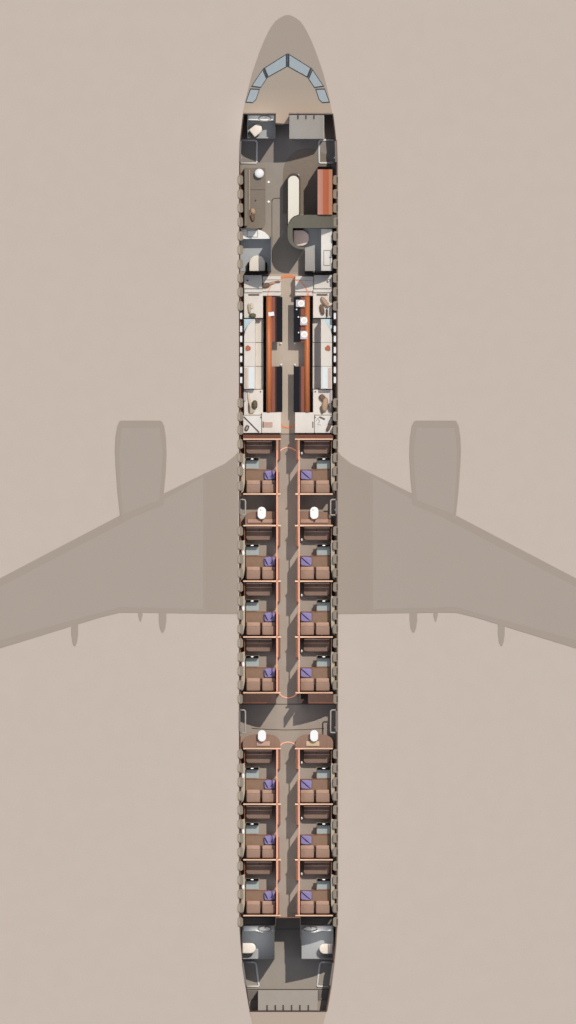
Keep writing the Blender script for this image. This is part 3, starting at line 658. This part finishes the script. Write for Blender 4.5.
for m in (False, True):
    proto = suite_proto(m)
    for i, (y, y1) in enumerate(zip(rows, ends)):
        for p in proto:
            o = p if i == 1 else copy_tree(p)
            base = p.name.split('.')[0]
            if i != 1: o.location = p.location+Vector((0, (rows[1]-y)*S, 0))
            o['label'] = desc[base] % (ords[i], side_txt[m])
    # closing caps where a block of suites ends
    for k, y in enumerate((494.0, 692.8, 915.6)):
        e = empty('end_partition', 576-262 if m else 262, y, 0, 'gold-capped wall closing the %s group of suites on the %s side' % (('upper','middle','lower')[k], side_txt[m]), 'partition')
        MB(m).box(243.4, y-.6, 280, y+.6, .006, RH).build('cross_wall', 'shell', e); MB(m).box(243.2, y-.75, 280.6, y+.75, RH, RH+.03).build('top_cap', 'gold', e, .006)
    sd = side_txt[m]
    # vestibule between first and second suite
    e = empty('credenza', 576-260 if m else 260, 518, 0, 'brown credenza under the overwing exit lamp on the %s side' % sd, 'credenza')
    MB(m).prism([(245,525),(245,516),(248,513),(253,511.6),(276,511.2),(276,525)], .006, .72).build('body', 'walnut', e, .015)
    MB(m).box(247.6, 519.2, 275.8, 523, .72, .78).build('upper_shelf', 'leather_lit', e, .02)
    l = empty('table_lamp', 576-261.6 if m else 261.6, 513, .72, 'white pill-shaped lamp on the credenza between first and second suites, %s side' % sd, 'lamp')
    MB(m).cyl(261.6, 514, 1.6, .72, .84).build('base', 'hull', l); MB(m).box(261, 514, 262.4, 522, .78, .82).build('arm', 'hull', l)
    sh = MB(m).rrect(257.5, 506.8, 265.9, 519.2, 4.1, .84, .98, n=8).build('lamp_shade', 'lamp_white', l, .03, seg=3)
    MB(m).cyl(263 if m else 260.6, 510, .7, .98, .985, 10).build('switch', 'closet', sh)
    struct(MB(m).box(276.2, 494.4, 278.4, 525, .006, RH if not m else RH), 'wall_vestibule_%s' % sd, 'shell_top')
    # tall units above the middle doors
    e = empty('tall_cabinet', 576-260 if m else 260, 698, 0, 'dark brown cabinet above the middle doors on the %s side' % sd, 'cabinet')
    Pm = (lambda d: PA(d) if d > 20 else .80) if m else PA
    if m:
        MB(m).arch(242.5, 693.4, 268, 703.6, .006, PA).build('body', 'brown_tall', e); MB(m).box(268, 693.4, 275.4, 703.6, .006, .80).build('low_shelf', 'brown_tall', e, .01)
        MB(m).box(275.4, 693.4, 276.4, 703.6, .006, 2.1).build('side_panel', 'wall_edge', e)
    else:
        MB(m).arch(242.5, 693.4, 276.2, 703.6, .006, PA).build('body', 'brown_tall', e)
    MB(m).arch(243, 702.4, 267, 703.4, .9, lambda d: PA(d)+.02).build('edge_trim', 'shell', e)
    # rounded counters below the middle doors
    e = empty('rounded_counter', 576-262 if m else 262, 741, 0, 'half-round walnut counter below the middle doors on the %s side' % sd, 'counter')
    rr = [(243,747.8),(243,742),(244,739),(246.4,736.6),(250,735),(255,734.2),(268,734.2),(273,735),(276.6,736.8),(279,739.4),(280.2,743),(280.2,747.8)]
    MB(m).prism(rr, .006, .90).build('body', 'shell', e); MB(m).prism([(262+(x-262)*1.01, y) for x, y in rr], .90, .94).build('countertop', 'walnut', e, .008)
    o = MB(m).box(256.6, 741.2, 269.8, 746, .94, .99).build('book' , 'book_beige' if m else 'book', bevel=.01); tag(o, ('beige' if m else 'pinkish-brown')+' flat box in front of the lamp on the %s rounded counter' % sd, 'box')
    if m: o.location.x -= 0
    l = empty('table_lamp', 576-261.8 if m else 261.8, 736, .94, 'white pill-shaped lamp on the %s rounded counter below the middle doors' % sd, 'lamp')
    MB(m).cyl(261.8, 736.4, 1.6, .94, 1.06).build('base', 'hull', l)
    MB(m).rrect(257.8, 730, 266, 741.6, 4.0, 1.06, 1.20, n=8).build('lamp_shade', 'lamp_white', l, .03, seg=3)
# the coral light profile that rings the aisle, resting on the suite walls
def arc_path(cx, cy, r, a0, a1, n=22): return [(cx+r*math.cos(math.radians(a0+(a1-a0)*i/n)), cy+r*math.sin(math.radians(a0+(a1-a0)*i/n)), 0) for i in range(n+1)]
for k, (ya, yb) in enumerate(((458.4, 692), (753, 915))):
    w_ = ('upper','lower')[k]
    for m in (False, True):
        y_ = 447.6 if k == 0 else 742.6
        e = empty('aisle_light_strip', 299.1 if m else 276.9, (ya+yb)/2, RH, 'coral light strip on top of the %s aisle wall of the %s suites' % (side_txt[m], w_), 'light')
        flat_ring([(XF(m)(276.9), ya-8 if k == 0 else ya-3.6, 0), (XF(m)(276.9), yb, 0)], 1.1, RH, RH+.03, False).build('profile', 'coral', e)
        for yy in ([486+0*0, 540, 600, 660] if k == 0 else [760, 820, 880]): MB(m).box(276.6, yy, 277.2, yy+1.2, RH+.03, RH+.036).build('clip', 'gold', e)
for w_, cy, a0, a1 in (('top end of the upper', 458.6, 180, 360), ('bottom end of the upper', 686.8, 0, 180), ('top end of the lower', 753.2, 180, 360)):
    o = flat_ring(arc_path(288, cy, 11.1, a0, a1), 1.0, .008, .03, False).build('floor_light_arc', 'coral_floor'); tag(o, 'coral curved light strip in the aisle floor at the %s suites' % w_, 'light')
# ------------------------------------------------------------------ aft end
for m in (False, True):
    sd = side_txt[m]
    block(m, 243, 917, 275.2, 924.4, .55, 'cab_grey', 'low_cabinet', 'low grey cabinet above the rear lavatory on the %s' % sd, 'cabinet')
L = lav_shell('open-topped rear lavatory cubicle at the bottom left', 242, 925, 274.6, 959.2, PA)
R = lav_shell('open-topped rear lavatory cubicle at the bottom right', 301.2, 925, 333.4, 959.2, PA)
for m in (False, True):
    tag(MB(m).box(275.4, 916.8, 276, 925 if m else 924.6, .006, 2.1).box(275.0 if m else 274.8, 925 if m else 924.6, 275.6, 940 if m else 926, .006, 2.1).build('end_panel', 'wall_edge'), 'thin tall grey panel at the %s edge of the aisle above the rear lavatories' % side_txt[m], 'panel')
for m in (False, True):
    sd = side_txt[m]; f = XF(m)
    v = empty('vanity_counter', f(259), 928, 0, 'white washbasin counter in the rear %s lavatory' % sd, 'counter')
    pts = [(243.2,925.8),(274,925.8),(274,931),(271,931.2),(268,932),(262,932.4),(258,931.4),(254,930.8),(243.2,931.2)]
    MB(m).prism([(x+.1, y) for x, y in pts], .02, .85).build('countertop', 'white', v, .02)
    if m: basin(v, 303.4, 926.4, 317, 931.6, .85)
    else: basin(v, 258, 926.4, 271, 931.8, .85)
    MB(m).box(264.4, 925.9, 265.1, 928.6, .87, .95).build('faucet', 'chrome', v, .01)
toilet(249.2, 948.2, 'right', 'white toilet in the rear left lavatory', 0, 13.4, 10.4)
t = toilet(326, 948.8, 'left', 'white toilet in the rear right lavatory', 0, 13.4, 10.4)
MB().box(329.8, 943.8, 332.6, 953.8, .46, .52).build('cistern', 'pinkish', t, .02)
e = empty('curtain', 288, 917.6, 0, 'thin brown curtain closing the aisle above the rear lavatories', 'curtain')
mb = MB(); pts = [(276+24*i/40, 917.4+.35*math.sin(i*1.3)) for i in range(41)]
mb.prism([(x, y-.2) for x, y in pts]+[(x, y+.2) for x, y in pts[::-1]], .02, 2.06); mb.build('cloth', 'bag_brown', e)
MB().box(276, 917.1, 300, 917.9, 2.06, 2.10).build('rail', 'shell', e)
g = empty('rear_galley', 288, 1000, 0, 'long grey-beige galley counter with six dark latches at the bottom', 'galley')
MB().box(258, 990, 317.6, 1010.5, .006, 1.06).build('body', 'galley', g, .01)
for x in (267.2, 275.4, 283.3, 291.7, 300, 308.4):
    MB().box(x-.6, 1005, x+.6, 1010.3, 1.06, 1.11).build('latch', 'hull', g, .005)
for m in (False, True):
    block(m, 247.6, 990.4, 257.6, 1000, .05, 'cab_grey', 'floor_shade_patch', 'flat grey patch painted as floor shade beside the rear galley on the %s' % side_txt[m], 'plate', bevel=.005)  # darker patch stands in for the shaded strip of floor
# ------------------------------------------------------------------ light and camera
sd_ = bpy.data.lights.new('sun', 'SUN'); sd_.energy = 2.38; sd_.angle = math.radians(.6); sd_.color = (1, .93, .83)
so = bpy.data.objects.new('sun', sd_); C.objects.link(so)
so.rotation_euler = Vector((-.64, -.96, -2.1)).to_track_quat('-Z', 'Y').to_euler(); so.location = (6, 9, 20)
def cabin_fill(x, y, w_, l_, z, watts, col=(1, .93, .86)):  # added area lights that lift the cabin shade; no fixture modelled
    d = bpy.data.lights.new('fill_light', 'AREA'); d.shape = 'RECTANGLE'; d.size = w_*S; d.size_y = l_*S; d.energy = watts; d.color = col
    o = bpy.data.objects.new('fill_light', d); C.objects.link(o); o.location = PX(x, y, z)
cabin_fill(288, 572, 10, 250, 2.1, 27); cabin_fill(288, 830, 10, 172, 2.1, 18.5); cabin_fill(288, 355, 10, 120, 2.1, 9)
for x, y, p_ in ((261, 125, 3), (257, 250, 2.0), (308, 240, 3.0), (258, 938, 2.6), (317, 938, 2.6)): cabin_fill(x, y, 8, 8, 1.9 if y < 900 else 1.09, p_, (1, .96, .92))
w = bpy.data.worlds.new('world'); bpy.context.scene.world = w; w.use_nodes = True
nt = w.node_tree; bg = nt.nodes['Background']; bg.inputs['Strength'].default_value = .62
tc = nt.nodes.new('ShaderNodeTexCoord'); sx = nt.nodes.new('ShaderNodeSeparateXYZ'); rp = nt.nodes.new('ShaderNodeValToRGB')
nt.links.new(tc.outputs['Generated'], sx.inputs[0]); nt.links.new(sx.outputs['Z'], rp.inputs['Fac']); nt.links.new(rp.outputs['Color'], bg.inputs['Color'])
rp.color_ramp.elements[0].color = (.10, .11, .13, 1); rp.color_ramp.elements[0].position = 0     # a bright overcast zenith, dim horizon
rp.color_ramp.elements[1].color = (.84, .94, 1.12, 1); rp.color_ramp.elements[1].position = 1
e_ = rp.color_ramp.elements.new(.5); e_.color = (.27, .29, .33, 1)
cd = bpy.data.cameras.new('camera'); cd.type = 'ORTHO'; cd.ortho_scale = 1024*S; cd.clip_end = 200
co = bpy.data.objects.new('camera', cd); C.objects.link(co); co.location = (0, 0, 40)
sc = bpy.context.scene; sc.camera = co
vs = sc.view_settings; sc.display_settings.display_device = 'sRGB'
vs.view_transform = 'Standard'; vs.look = 'None'; vs.exposure = 0; vs.gamma = 1; vs.use_curve_mapping = False
